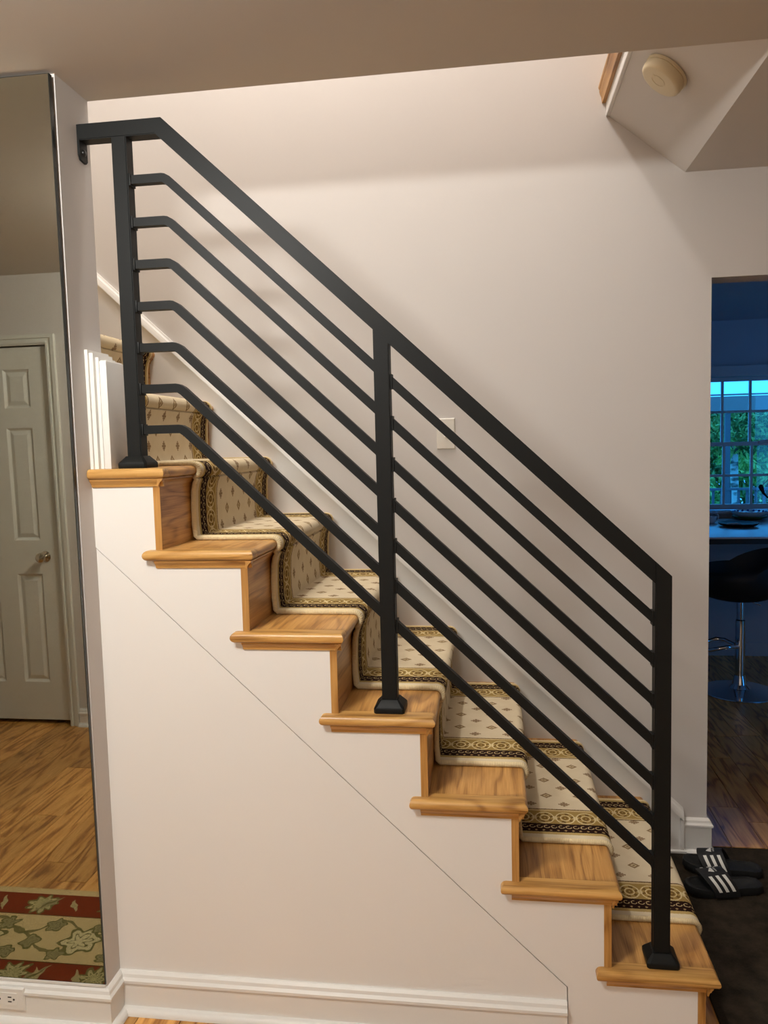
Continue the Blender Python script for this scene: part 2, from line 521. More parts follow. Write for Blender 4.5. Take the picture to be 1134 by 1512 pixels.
# ------------------------------------------------------------------ baseboards and trim
def base_profile(h, t=.014):
    """(distance from wall, height) outline of a board with a moulded cap"""
    return [(0, 0), (t, 0), (t, h - .030), (t + .005, h - .027), (t + .005, h - .020), (t - .001, h - .014), (t - .003, h - .006), (.005, h), (0, h)]
def quarter(r=.018, t=.014):
    return [(t, 0), (t + r, 0)] + [(t + r * cos(a), r * sin(a)) for a in (pi / 8, pi / 4, 3 * pi / 8)] + [(t, r)]
def baseboard(name, path, h, mat='trim', q=True, qr=.018):
    """path = [(x, y)...], board on the right-hand side of travel"""
    bm = bmesh.new()
    for prof in ([base_profile(h)] + ([quarter(qr)] if q else [])):
        P = [Vector((x, y)) for x, y in path]; rings = []
        for i, p in enumerate(P):
            ns = []
            if i > 0: d = (P[i] - P[i - 1]).normalized(); ns.append(Vector((d.y, -d.x)))
            if i < len(P) - 1: d = (P[i + 1] - P[i]).normalized(); ns.append(Vector((d.y, -d.x)))
            nn = ns[0] if len(ns) == 1 else (ns[0] + ns[1]) / (1 + ns[0].dot(ns[1]))
            rings.append([(p.x + nn.x * d, p.y + nn.y * d, z) for d, z in prof])
        loft(bm, rings)
    return struct(to_obj(bm, name, mat, smooth=30))
BH = .108
baseboard('baseboard_left', [(-3.65, WY0), (XW, WY0), (XW, 0.004), (-.3195, .004)], BH)
FB = baseboard('baseboard_far', [(.160, W), (KX0, W), (KX0, W + .11)], .128)
baseboard('baseboard_door', [(-1.955, YD), (-2.655, YD)], .092)
# door casing
bm = bmesh.new()
for x0, x1, z0, z1 in ((DX1, DX1 + .05, 0, DH + .05), (DX0 - .05, DX0, 0, DH + .05), (DX0, DX1, DH, DH + .05)):
    add_box(bm, x0, x1, YD, YD + .012, z0, z1)
for x0, x1, z0, z1 in ((DX1 + .032, DX1 + .05, 0, DH + .05), (DX0 - .05, DX0 - .032, 0, DH + .05), (DX0 - .032, DX1 + .032, DH + .032, DH + .05),
                       (DX1 + .006, DX1 + .016, 0, DH + .006), (DX0 - .016, DX0 - .006, 0, DH + .006), (DX0 - .006, DX1 + .006, DH + .006, DH + .016)):
    add_box(bm, x0, x1, YD + .012, YD + .019, z0, z1)
struct(to_obj(bm, 'trim_1', 'door'))

# six-panel door
dz0, dz1 = .022, 1.978
dx1, dx0 = DX1 - .004, DX0 + .004
pan_x = [(-2.966, -2.821), (-3.217, -3.072)]
pan_z = [(.227, .809), (.987, 1.570), (1.671, 1.868)]
yf = YD - .012
bm = bmesh.new()
xs = [dx0, pan_x[1][0], pan_x[1][1], pan_x[0][0], pan_x[0][1], dx1]
zs = [dz0, pan_z[0][0], pan_z[0][1], pan_z[1][0], pan_z[1][1], pan_z[2][0], pan_z[2][1], dz1]
for i in (0, 2, 4): add_box(bm, xs[i], xs[i + 1], yf - .035, yf, dz0, dz1)
for i in (1, 3):
    for j in (0, 2, 4, 6): add_box(bm, xs[i], xs[i + 1], yf - .035, yf, zs[j], zs[j + 1])
door = struct(to_obj(bm, 'door_1', 'door'))
for (a, b) in pan_x:
    for (c, d) in pan_z:
        bm = bmesh.new()
        rings = [[(a, yf, c), (b, yf, c), (b, yf, d), (a, yf, d)]]
        for ins, dep in ((.012, .011), (.016, .011), (.036, .003)):
            rings.append([(a + ins, yf - dep, c + ins), (b - ins, yf - dep, c + ins), (b - ins, yf - dep, d - ins), (a + ins, yf - dep, d - ins)])
        loft(bm, rings, False); bm.faces.new([v for v in bm.verts][-4:])
        to_obj(bm, 'door_panel', 'door', door)
bm = bmesh.new()
prof = [(.028, 0), (.030, .004), (.012, .008), (.010, .026), (.020, .034), (.026, .046), (.024, .058), (.012, .064), (.008, .066)]
rings = [[(-2.797 + r * cos(2 * pi * i / 24), yf + z, .901 + r * sin(2 * pi * i / 24)) for i in range(24)] for r, z in prof]
loft(bm, rings); tag(to_obj(bm, 'door_knob', 'nickel', door, 40), 'polished metal door knob')
box('latch_plate', dx1 - .001, dx1 + .003, yf - .03, yf - .002, .86, .93, 'nickel', door)

# ------------------------------------------------------------------ staircase
stair = thing('staircase', 'oak staircase with white stringer climbing to the left behind the railing', 'staircase', (0, 0, 0))
TOPK = 12
for k_ in range(1, TOPK + 1):
    sh = .007 if k_ == 1 else 0.0
    Yn = 0.0 if k_ <= 7 else WY1
    zt = Z(k_)
    xb = R(k_ + 1) - .017
    # tread board
    bm = bmesh.new()
    if k_ == 7:
        slab(bm, XW + .001, R(7) + NOSE, .020, WY1 + .001, zt - TT, zt, 'X'); slab(bm, xb, R(7) + NOSE, WY1 + .001, SK, zt - TT, zt, 'X')
    else:
        slab(bm, xb, R(k_) + NOSE + sh, .020 if k_ < 7 else WY1 + .001, SK, zt - TT, zt, 'X')
    t = to_obj(bm, 'tread', 'oak_y', stair, 40)
    if k_ <= 7:
        bm = bmesh.new()
        xl = R(k_) - .2599 + sh if k_ < 7 else XW + .001
        slab(bm, xl, R(k_) + NOSE + sh, -OVER, .0195, zt - TT, zt, 'Xy' + ('x' if k_ < 7 else ''))
        to_obj(bm, 'return_nosing', 'oak_x', t, 40)
        # cove under the nosing, along the open side
        bm = bmesh.new(); cz = zt - TT
        pr = [(-.0005, cz), (-.0165, cz), (-.0150, cz - .004), (-.009, cz - .009), (-.0055, cz - .014), (-.004, cz - .0195), (-.0005, cz - .0195)]
        prism_x(bm, pr, (xl + .026) if k_ < 7 else XW + .001, R(k_) + .013)
        to_obj(bm, 'cove_moulding', 'oak_x', t, 30)
    bm = bmesh.new(); cz = zt - TT
    pr = [(R(k_) + .0005, cz), (R(k_) + .0150, cz), (R(k_) + .0140, cz - .004), (R(k_) + .008, cz - .009), (R(k_) + .005, cz - .014), (R(k_) + .004, cz - .0195), (R(k_) + .0005, cz - .0195)]
    prism_y(bm, pr, -.0165 if k_ <= 7 else WY1 + .001, SK)
    to_obj(bm, 'cove_moulding', 'oak_y', t, 30)
    # riser
    bm = bmesh.new(); add_box(bm, R(k_) - .017, R(k_), Yn - .001 if k_ <= 7 else Yn + .001, SK, Z(k_ - 1) if k_ > 1 else 0.0, zt - TT)
    to_obj(bm, 'riser', 'oak_y', stair)
    # upright end strip of the riser, flush with the stringer
    if k_ <= 7:
        box('riser_end', R(k_) - .0170, R(k_) + .0004, -.0022, .0, Z(k_ - 1) if k_ > 1 else 0.0, zt - TT - .0195, 'oak_z', stair)
# sawtooth stringer
SEAM = [(XW, 1.224), (-.319, .144)]
pts = [(XW, 1.2255), (XW, Z(7) - TT)]
for k_ in range(7, 0, -1):
    pts += [(R(k_) - .017, Z(k_) - TT), (R(k_) - .017, (Z(k_ - 1) - TT) if k_ > 1 else 0.0)]
pts += [(-.3175, 0.0), (-.3175, .1445)]
bm = bmesh.new(); prism_y(bm, pts, 0.0, .03)
to_obj(bm, 'stringer', 'stringer', stair)
# wall under the stringer
bm = bmesh.new(); prism_y(bm, [(XW, 0), (-.3195, 0), (-.3195, .141), (XW, 1.2215)], .0035, .03)
struct(to_obj(bm, 'wall_stair', 'stringer'))
struct(box('wall_stair_core', XW, -.02, .03, .05, 0, .10, 'subfloor'))

# skirt board on the far wall
SL = .9415
def sk_top(x): return 2.126 - SL * (x + 1.918)
XA, XE = -3.2, .155
bm = bmesh.new()
prism_y(bm, [(XA, sk_top(XA) - .04), (XE, sk_top(XE) - .04), (XE, 0.0), (XE - .5, 0.0), (XA, sk_top(XA) - 1.0)], SK, W)
sb = struct(to_obj(bm, 'trim_4', 'trim'))
bm = bmesh.new()
rings = []
for x in (XA, XE + .012):
    zt = sk_top(x)
    rings.append([(x, W, zt), (x, W - .010, zt), (x, W - .012, zt - .008), (x, W - .019, zt - .014), (x, W - .021, zt - .022), (x, W - .024, zt - .030), (x, W - .024, zt - .040), (x, W, zt - .040)])
loft(bm, rings)
# the cap turns down at the foot
x1 = XE + .012; zt = sk_top(x1)
add_box(bm, XE, x1, W - .022, W, .0, zt - .039)
c_ = to_obj(bm, 'cap_moulding', 'trim', sb, 30)
box('quarter_round', -.02, XE + .02, SK - .018, SK, 0, .018, 'trim', sb, .005)

# skirt stub on the end of the mirror wall, standing on the seventh tread
z7 = Z(7)
st = struct(box('trim_5', -1.428, -1.410, -.012, .112, z7, 1.684, 'trim', bevel=.0015))
bm = bmesh.new()
def lstrip(y0, x1, z1, wdt):
    add_box(bm, XW, x1, y0, y0 + wdt, z7, z1); add_box(bm, XW, x1, y0 + wdt, .106, z1 - wdt, z1)
lstrip(-.002, -1.462, 1.714, .007); lstrip(.005, -1.452, 1.707, .012); lstrip(.017, -1.444, 1.697, .010)
add_box(bm, XW, -1.428, .0265, .106, z7, 1.690)
to_obj(bm, 'cap_moulding', 'trim', st)

# ------------------------------------------------------------------ stair runner
def runner_path():
    P = []
    off = .006
    for k_ in range(1, TOPK + 1):
        sh = .007 if k_ == 1 else 0.0
        x = R(k_); zt = Z(k_); zb = Z(k_ - 1)
        xr = x + off
        P.append((xr + .004, zb + (off + .006 if k_ > 1 else .002)))
        for f in (.25, .5, .75): P.append((xr + (.001 if f < .6 else .003), zb + (zt - TT - zb) * f))
        P.append((xr + .008, zt - TT - .022)); P.append((xr + .013, zt - TT - .012))
        cx, cz, rr = x + NOSE + sh - TT / 2, zt - TT / 2, TT / 2 + off
        for i in range(8):
            a = -pi * .42 + (pi * .92) * i / 7
            P.append((cx + rr * cos(a), cz + rr * sin(a)))
        xn = R(k_ + 1) + off
        for f in (.25, .5, .75): P.append((cx + (xn - cx) * f, zt + off))
        P.append((xn + .010, zt + off + .0005))
    return P
RP = runner_path()
def runner():
    root = thing('stair_runner', 'cream patterned carpet runner with dark borders fixed over the oak stairs', 'stair carpet', (0, 0, 0))
    Y0, Y1, th = .200, .878, .005
    s = 0; S_ = [0]
    for a, b in zip(RP, RP[1:]): s += math.dist(a, b); S_.append(s)
    N = []
    for i in range(len(RP)):
        a, b = RP[max(i - 1, 0)], RP[min(i + 1, len(RP) - 1)]
        d = Vector((b[0] - a[0], b[1] - a[1])).normalized(); N.append((d.y, -d.x))
    ys = [Y0, Y1]
    vs, fs, uv = [], [], []
    for (x, z), n in zip(RP, N):
        for sgn in (1, -1):
            for y in ys: vs.append((x + n[0] * th * sgn, y, z + n[1] * th * sgn))
    for i in range(len(RP) - 1):
        a, b = i * 4, (i + 1) * 4
        fs.append((a, a + 1, b + 1, b)); uv.append([(Y0, S_[i]), (Y1, S_[i]), (Y1, S_[i + 1]), (Y0, S_[i + 1])])
        fs.append((a + 2, b + 2, b + 3, a + 3)); uv.append([(Y0, S_[i]), (Y0, S_[i + 1]), (Y1, S_[i + 1]), (Y1, S_[i])])
        fs.append((a, b, b + 2, a + 2)); uv.append([(Y0, S_[i])] * 4)
        fs.append((a + 1, a + 3, b + 3, b + 1)); uv.append([(Y1, S_[i])] * 4)
    me = bpy.data.meshes.new('pile'); me.from_pydata(vs, [], fs); me.update()
    ul = me.uv_layers.new(name='UVMap')
    for p, u in zip(me.polygons, uv):
        p.use_smooth = True
        for li, c in zip(p.loop_indices, u): ul.data[li].uv = c
    me.set_sharp_from_angle(angle=math.radians(60))
    link('pile', me, 'runner', root)
    for y in (.1945, .8835):
        n = 8; vs, fs, uv = [], [], []
        for (x, z), nn, s in zip(RP, N, S_):
            for j in range(n):
                a = 2 * pi * j / n
                vs.append((x + nn[0] * .0070 * sin(a), y + .0075 * cos(a), z + nn[1] * .0070 * sin(a)))
        for i in range(len(RP) - 1):
            for j in range(n):
                fs.append((i * n + j, i * n + (j + 1) % n, (i + 1) * n + (j + 1) % n, (i + 1) * n + j)); uv.append([(0, S_[i]), (0, S_[i]), (0, S_[i + 1]), (0, S_[i + 1])])
        me = bpy.data.meshes.new('binding'); me.from_pydata(vs, [], fs); me.update()
        ul = me.uv_layers.new(name='UVMap')
        for p, u in zip(me.polygons, uv):
            p.use_smooth = True
            for li, c in zip(p.loop_indices, u): ul.data[li].uv = c
        tag(link('binding', me, 'binding', root), 'rolled cream edge binding')
runner()

# ------------------------------------------------------------------ railing
rail = thing('stair_railing', 'matte black steel stair railing with seven slanted bars between square posts', 'railing', (0, 0, 0))
YR, HP = .039, .0188
posts = [(-1.364, Z(7), 2.235), (-.738, Z(4), 0), (-.0945, Z(1), 0)]
RB, RZ = -1.256, 2.2565          # bend of the rail's top edge
def rail_top(x): return RZ - SL * (x - RB) if x > RB else RZ
for i, (px, z0, _) in enumerate(posts):
    bm = bmesh.new()
    if i == 0: add_box(bm, px - HP, px + HP, YR - HP, YR + HP, z0, RZ - .038)
    else:
        a, b = px - HP, px + HP
        lo = .0 if i == 2 else .051
        zl, zr = rail_top(a) - lo, rail_top(b) - lo
        rings = [[(a, YR - HP, z0), (b, YR - HP, z0), (b, YR + HP, z0), (a, YR + HP, z0)], [(a, YR - HP, zl), (b, YR - HP, zr), (b, YR + HP, zr), (a, YR + HP, zl)]]
        loft(bm, rings)
    bmesh.ops.bevel(bm, geom=[e for e in bm.edges if abs(e.verts[0].co.z - e.verts[1].co.z) > .2], offset=.0022, segments=2, affect='EDGES')
    p = to_obj(bm, 'post', 'black_metal', rail, 30)
    # shoe at the foot
    bm = bmesh.new()
    def ring(h, z, c):
        return [(px - h + c, YR - h, z), (px + h - c, YR - h, z), (px + h, YR - h + c, z), (px + h, YR + h - c, z), (px + h - c, YR + h, z), (px - h + c, YR + h, z), (px - h, YR + h - c, z), (px - h, YR - h + c, z)]
    loft(bm, [ring(.0365, z0, .004), ring(.0375, z0 + .002, .005), ring(.0375, z0 + .012, .005), ring(.0355, z0 + .0155, .006), ring(.0250, z0 + .027, .004), ring(.0225, z0 + .030, .003), ring(.0195, z0 + .030, .002)])
    to_obj(bm, 'post_shoe', 'black_metal', p, 30)
# top rail
xe = posts[2][0] - HP
path = [(XW + .001, RZ), (RB, RZ), (xe, rail_top(xe))]
bm = bmesh.new(); rings = []
tm = math.tan(math.atan(SL) / 2) * .0376
low = [(XW + .001, RZ - .0376), (RB - tm, RZ - .0376), (xe, rail_top(xe) - .0376 / cos(math.atan(SL)))]
for (x, z), (xl, zl) in zip(path, low):
    rings.append([(x, YR - HP, z), (x, YR + HP, z), (xl, YR + HP, zl), (xl, YR - HP, zl)])
loft(bm, rings)
bmesh.ops.bevel(bm, geom=[e for e in bm.edges if abs(e.verts[0].co.x - e.verts[1].co.x) > .15 and abs(e.verts[0].co.y - e.verts[1].co.y) < .001], offset=.002, segments=2, affect='EDGES')
to_obj(bm, 'top_rail', 'black_metal', rail, 30)
# slanted bars
HB = .0105
ct = 1 / cos(math.atan(SL))
for i in range(7):
    zb = 2.130 - .1007 * i; xb = -1.252 + .0025 * i
    def top(x): return zb - SL * (x - xb)
    tmb = math.tan(math.atan(SL) / 2) * .0207
    x0, x1 = posts[0][0] + HP, posts[1][0] - HP
    bm = bmesh.new()
    up_ = [(x0, zb), (xb - .012, zb), (xb - .0035, zb - .0015), (xb + .009, top(xb + .009)), (x1, top(x1))]
    lo_ = [(x0, zb - .0207), (xb - tmb - .010, zb - .0207), (xb - tmb - .002, zb - .0212), (xb - tmb + .007, top(xb - tmb + .007) - .0207 * ct), (x1, top(x1) - .0207 * ct)]
    loft(bm, [[(x, YR - HB, z), (x, YR + HB, z), (xl, YR + HB, zl), (xl, YR - HB, zl)] for (x, z), (xl, zl) in zip(up_, lo_)])
    b = to_obj(bm, 'bar', 'black_metal', rail)
    box('bar_collar', x0 - .001, x0 + .005, YR - HB - .004, YR + HB + .004, zb - .0250, zb + .004, 'black_metal', b, .001)
    x0, x1 = posts[1][0] + HP, posts[2][0] - HP
    bm = bmesh.new()
    loft(bm, [[(x, YR - HB, top(x)), (x, YR + HB, top(x)), (x, YR + HB, top(x) - .0207 * ct), (x, YR - HB, top(x) - .0207 * ct)] for x in (x0, x1)])
    b = to_obj(bm, 'bar', 'black_metal', rail)
    for x in (x0 + .002, x1 - .002):
        bm = bmesh.new(); zc = top(x)
        add_box(bm, x - .003, x + .003, YR - HB - .003, YR + HB + .003, zc - .0207 * ct - .003, zc + .003); to_obj(bm, 'bar_collar', 'black_metal', b)
# wall bracket
bm = bmesh.new()
pl = [(YR - .0186, RZ - .001), (YR + .0186, RZ - .001), (YR + .0186, 2.178), (YR + .012, 2.171), (YR - .012, 2.174), (YR - .0186, 2.186)]
prism_x(bm, pl, XW, XW + .006)
wbk = to_obj(bm, 'wall_bracket', 'black_metal', rail)
bm = bmesh.new()
loft(bm, [[(XW + .006 + d, YR + .002 + r * cos(2 * pi * i / 14), 2.195 + r * sin(2 * pi * i / 14)) for i in range(14)] for r, d in ((.008, 0), (.0075, .002), (.005, .004), (.002, .0042))])
to_obj(bm, 'screw', 'screw', wbk, 40)

# ------------------------------------------------------------------ mirror
E_ = .0075
mir = thing('wall_mirror', 'tall frameless mirror covering the wall left of the stairs', 'mirror', (0, -.080, 1.2))
mir.rotation_euler = (E_, 0, 0)
bm = bmesh.new(); add_box(bm, -3.45, XW - .0015, 0.0, .004, .1165 - 1.2, 2.327 - 1.2)
for v in bm.verts:
    if v.co.y > .002 and v.co.z > 0: v.co.y = .0125
g = to_obj(bm, 'glass', 'mirror_edge', mir)
bm = bmesh.new(); v = [bm.verts.new(p) for p in ((-3.4485, -.0002, .118 - 1.2), (XW - .0035, -.0002, .118 - 1.2), (XW - .0035, -.0002, 2.3255 - 1.2), (-3.4485, -.0002, 2.3255 - 1.2))]
bm.faces.new(v); bmesh.ops.solidify(bm, geom=bm.faces[:], thickness=.0001)
to_obj(bm, 'reflecting_face', 'mirror_glass', g)
box('bottom_channel', -3.45, XW - .002, -.0022, .0045, .1105 - 1.2, .1165 - 1.2, 'trim', mir)

# ------------------------------------------------------------------ small fittings
# light switch
sx0, sx1, sz0, sz1 = -.676, -.611, 1.444, 1.552
sw = thing('light_switch', 'ivory toggle light switch plate on the far stair wall', 'light switch', ((sx0 + sx1) / 2, W, (sz0 + sz1) / 2))
bm = bmesh.new(); hx, hz = (sx1 - sx0) / 2, (sz1 - sz0) / 2
loft(bm, [[(-hx + d, -y, -hz + d), (hx - d, -y, -hz + d), (hx - d, -y, hz - d), (-hx + d, -y, hz - d)] for d, y in ((0, 0), (0, .003), (.003, .006))])
to_obj(bm, 'plate', 'plastic', sw)
bm = bmesh.new(); loft(bm, [[(-.005, -.006, -.012), (.005, -.006, -.012), (.005, -.006, .010), (-.005, -.006, .010)], [(-.0035, -.016, -.013), (.0035, -.016, -.013), (.0035, -.015, -.005), (-.0035, -.015, -.005)]])
to_obj(bm, 'toggle', 'plastic', sw)
for z in (-.03, .03):
    bm = bmesh.new(); loft(bm, [[(.003 * cos(i * pi / 5), -y, z + .003 * sin(i * pi / 5)) for i in range(10)] for y in (.006, .0068)]); to_obj(bm, 'screw', 'plastic', sw)
# outlet lying sideways in the baseboard
ox0, ox1, oz0, oz1, oy = -1.800, -1.688, .0385, .0995, WY0 - .014
out = thing('power_outlet', 'white duplex power outlet set sideways in the baseboard under the mirror', 'outlet', ((ox0 + ox1) / 2, oy, (oz0 + oz1) / 2))
hx, hz = (ox1 - ox0) / 2, (oz1 - oz0) / 2
bm = bmesh.new(); loft(bm, [[(-hx + d, -y, -hz + d), (hx - d, -y, -hz + d), (hx - d, -y, hz - d), (-hx + d, -y, hz - d)] for d, y in ((0, 0), (0, .0035), (.003, .0065))])
to_obj(bm, 'plate', 'trim', out)
bm = bmesh.new(); add_box(bm, -.036, .036, -.0075, -.006, -.017, .017); to_obj(bm, 'socket_face', 'trim', out)
for cx in (-.0195, .0195):
    bm = bmesh.new()
    add_box(bm, cx - .008, cx + .002, -.0079, -.0074, .0045, .0075); add_box(bm, cx - .008, cx + .002, -.0079, -.0074, -.0075, -.0045)
    loft(bm, [[(cx + .0085 + .0028 * cos(i * pi / 5), -y, .0028 * sin(i * pi / 5)) for i in range(10)] for y in (.0074, .0079)])
    to_obj(bm, 'socket_slots', 'slot_dark', out)
for cx in (-.047, .047):
    bm = bmesh.new(); loft(bm, [[(cx + .003 * cos(i * pi / 5), -y, .003 * sin(i * pi / 5)) for i in range(10)] for y in (.0064, .0072)]); to_obj(bm, 'screw', 'trim', out)

# smoke detector on the sloped soffit
nrm = Vector((SX0 - SX1, 0, 0)); nrm = Vector((-(SZ0 - CEIL), 0, -(SX1 - SX0))).normalized()
sd = thing('smoke_detector', 'round cream smoke detector on the sloped soffit by the ceiling', 'smoke detector', (0.006, .486, SZ0 + (CEIL - SZ0) * (0.006 - SX0) / (SX1 - SX0)))
sd.rotation_euler = nrm.to_track_quat('Z', 'Y').to_euler()
bm = bmesh.new(); lathe(bm, [(.060, 0), (.064, .002), (.064, .009), (.061, .010)], 48); to_obj(bm, 'mounting_ring', 'detector', sd, 35)
bm = bmesh.new(); lathe(bm, [(.058, .008), (.0615, .0115), (.062, .022), (.0600, .030), (.0555, .0345), (.050, .0360), (.001, .0365)], 48); dbody = to_obj(bm, 'body', 'detector', sd, 35)
bm = bmesh.new(); lathe(bm, [(.0215, .0360), (.0215, .0372), (.0195, .0374), (.0195, .0362)], 32, (.004, .004, 0)); to_obj(bm, 'test_button', 'detector', dbody, 35)
bm = bmesh.new(); lathe(bm, [(.004, .0355), (.004, .0375), (.0025, .038)], 14, (.016, .020, 0)); to_obj(bm, 'indicator_lamp', 'detector', dbody, 35)

# ------------------------------------------------------------------ rugs
bm = bmesh.new(); slab(bm, -.92, .92, -.245, .245, 0.0, .009, 'xXyY')
rg = to_obj(bm, 'floor_rug', 'rug', None, 40, (-2.43, -.383, 0.001))
tag(rg, 'narrow beige rug with dark red leafy borders reflected in the mirror', 'rug')
bm = bmesh.new(); slab(bm, -.80, .80, -.95, .95, 0.0, .010, 'xXyY')
tag(to_obj(bm, 'door_mat', 'mat', None, 40, (.86, .03, .0)), 'dark brown low pile rug at the foot of the stairs under the sandals', 'rug')

# ------------------------------------------------------------------ sandals
def sandal(loc, rz, flip, label):
    root = thing('sandal', label, 'sandal', loc, 'pair of black slide sandals')
    root.rotation_euler = (0, 0, rz); root.scale = (.93, .95, .95)
    # outline, toe towards -X
    L = [(-.135, .0), (-.130, .024), (-.112, .041), (-.075, .049), (-.03, .047), (.02, .040), (.07, .036), (.105, .036), (.128, .024), (.135, 0), (.128, -.026), (.105, -.036), (.06, -.036), (.01, -.041), (-.04, -.047), (-.08, -.046), (-.112, -.034), (-.130, -.016)]
    def ring(s, z, dish=0): return [(x * s, y * s * flip, z + dish * abs(y) / .05 + .008 * max(0, -x - .07) / .06) for x, y in L]
    bm = bmesh.new(); loft(bm, [ring(.95, 0), ring(1.0, .004), ring(1.0, .018), ring(.98, .024, .003), ring(.90, .026, .001), ring(.86, .022)])
    to_obj(bm, 'sole', 'foam', root, 50)
    # strap: arch across the forefoot
    n = 20; vs, fs = [], []
    def strap_pt(i, j, th=0.0):
        a = pi * i / n; xr = -.075 + .085 * j
        x = xr + .034 * (1 - sin(a)) + .006 * cos(a) * flip - .012
        w_ = .053 - .004 * j; h = .056 + .010 * j
        return (x, (w_ + th) * cos(a), .008 + (h + th) * (sin(a) ** .75))
    NJ = 4
    for th in (0.0, .005):
        for i in range(n + 1):
            for j in range(NJ + 1): vs.append(strap_pt(i, j / NJ, th))
    b0 = (n + 1) * (NJ + 1)
    for i in range(n):
        for j in range(NJ):
            a = i * (NJ + 1) + j
            fs.append((a, a + 1, a + NJ + 2, a + NJ + 1)); fs.append((b0 + a, b0 + a + NJ + 1, b0 + a + NJ + 2, b0 + a + 1))
        for j in (0, NJ):
            a = i * (NJ + 1) + j; fs.append((a, b0 + a, b0 + a + NJ + 1, a + NJ + 1))
    for i in (0, n):
        for j in range(NJ):
            a = i * (NJ + 1) + j; fs.append((a, a + 1, b0 + a + 1, b0 + a))
    me = bpy.data.meshes.new('strap'); me.from_pydata(vs, [], fs); me.update()
    for p in me.polygons: p.use_smooth = True
    me.set_sharp_from_angle(angle=math.radians(50))
    sp = link('strap', me, 'leather', root)
    # three pale stripes down the outer side and the inner side of the strap
    for (ia, ib) in ((.8, 6.6), (13.2, 18.8)):
        for q_ in range(3):
            j0 = .20 + .27 * q_; j1 = j0 + .125
            vs, fs = [], []; ns = 8
            for s_ in range(ns + 1):
                i = ia + (ib - ia) * s_ / ns
                if ia < 5: i = ia + (ib - .9 * abs(q_ - 1) - ia) * s_ / ns
                for j in (j0, j1):
                    for th in (.0045, .0062): vs.append(strap_pt(i, j, th))
            for s_ in range(ns):
                a = s_ * 4
                fs += [(a + 1, a + 5, a + 7, a + 3), (a, a + 1, a + 3, a + 2)][:2 if s_ == 0 else 1]
                fs += [(a, a + 4, a + 5, a + 1), (a + 2, a + 3, a + 7, a + 6)]
            e = ns * 4; fs.append((e, e + 2, e + 3, e + 1))
            me = bpy.data.meshes.new('stripe'); me.from_pydata(vs, [], fs); me.update()
            link('stripe', me, 'white_print', sp)
    # logo on the top of the strap: three slanted bars over small lettering
    zt = .008 + .0665 + .0052
    def on_top(u, v, h):
        # u along -Y..+Y, v along toe direction
        i = n / 2 + u / .058 * n / pi * 1.0
        return strap_pt(i, .5 + v / .085, .0052 + h)
    bm = bmesh.new()
    for q_, (u0, hgt) in enumerate(((-.011, .007), (-.002, .012), (.007, .017))):
        pts = [(u0, -.006), (u0 + .0065, -.006), (u0 + .0065 - hgt * .35, -.006 + hgt), (u0 - hgt * .35 + .001, -.006 + hgt * .85)]
        loft(bm, [[on_top(u, -v, h) for u, v in pts] for h in (.0, .0012)])
    to_obj(bm, 'logo_mark', 'white_print', sp)
    cu = bpy.data.curves.new('lettering', 'FONT'); cu.body = 'adidas'; cu.size = .0105; cu.align_x = 'CENTER'; cu.resolution_u = 2
    tmp = bpy.data.objects.new('lettering_tmp', cu); COL.objects.link(tmp)
    dg = bpy.context.evaluated_depsgraph_get(); dg.update()
    me = bpy.data.meshes.new_from_object(tmp.evaluated_get(dg)); bpy.data.objects.remove(tmp)
    for v in me.vertices: v.co = on_top(v.co.x * 1.0, -(v.co.y - .0155), .0014)
    me.materials.clear()
    link('lettering', me, 'white_print', sp)
    return root
sandal((.262, .812, .011), math.radians(-6), 1, 'black slide sandal with white stripes, the one nearer the white baseboard')
sandal((.233, .694, .011), math.radians(8), -1, 'black slide sandal with white stripes, the one nearer the stair carpet')

# ------------------------------------------------------------------ kitchen
# bar counter with knee wall
kc = thing('bar_counter', 'grey bar counter running up to the kitchen window', 'counter', (1.2, 3.6, 0))
def kbox(name, *a, mat, bevel=0.0, parent=kc):
    o = box(name, *a, mat, parent, bevel); o.matrix_parent_inverse = parent.matrix_world.inverted() if False else Matrix.Translation(-Vector(parent.location)); return o
kbox('top', .40, 2.3, 3.06, KY1 - .005, .853, .865, mat='counter_top', bevel=.003)
kbox('apron', .41, 2.29, 3.075, KY1 - .006, .820, .853, mat='slot_dark')
kbox('knee_wall', .42, 2.28, 3.60, 3.68, 0, .820, mat='cabinet')
kbox('toe_board', .42, 2.28, 3.588, 3.60, 0, .09, mat='cabinet')

# stool
sx, sy = .905, 2.80
stl = thing('bar_stool', 'black leather swivel bar stool with chrome stem and round chrome foot', 'stool', (sx, sy, 0))
bm = bmesh.new(); lathe(bm, [(.205, 0), (.207, .004), (.203, .009), (.14, .016), (.06, .030), (.040, .050), (.034, .080), (.028, .10)], 48); to_obj(bm, 'base', 'chrome', stl, 30)
bm = bmesh.new(); lathe(bm, [(.0265, .09), (.0265, .42), (.020, .425), (.020, .56)], 28); col_ = to_obj(bm, 'column', 'chrome', stl, 30)
bm = bmesh.new()
tube(bm, [(-.02, .02, .27), (-.06, .085, .285), (-.105, .10, .287), (-.185, .085, .265), (-.225, 0, .255), (-.185, -.085, .265), (-.105, -.10, .287), (-.06, -.085, .285), (-.02, -.02, .27)], .011, 10); to_obj(bm, 'foot_rest', 'chrome', stl, 60)
bm = bmesh.new(); tube(bm, [(.02, .01, .53), (.06, .02, .525), (.12, .04, .50)], .005, 8); to_obj(bm, 'lift_lever', 'chrome', stl, 60)
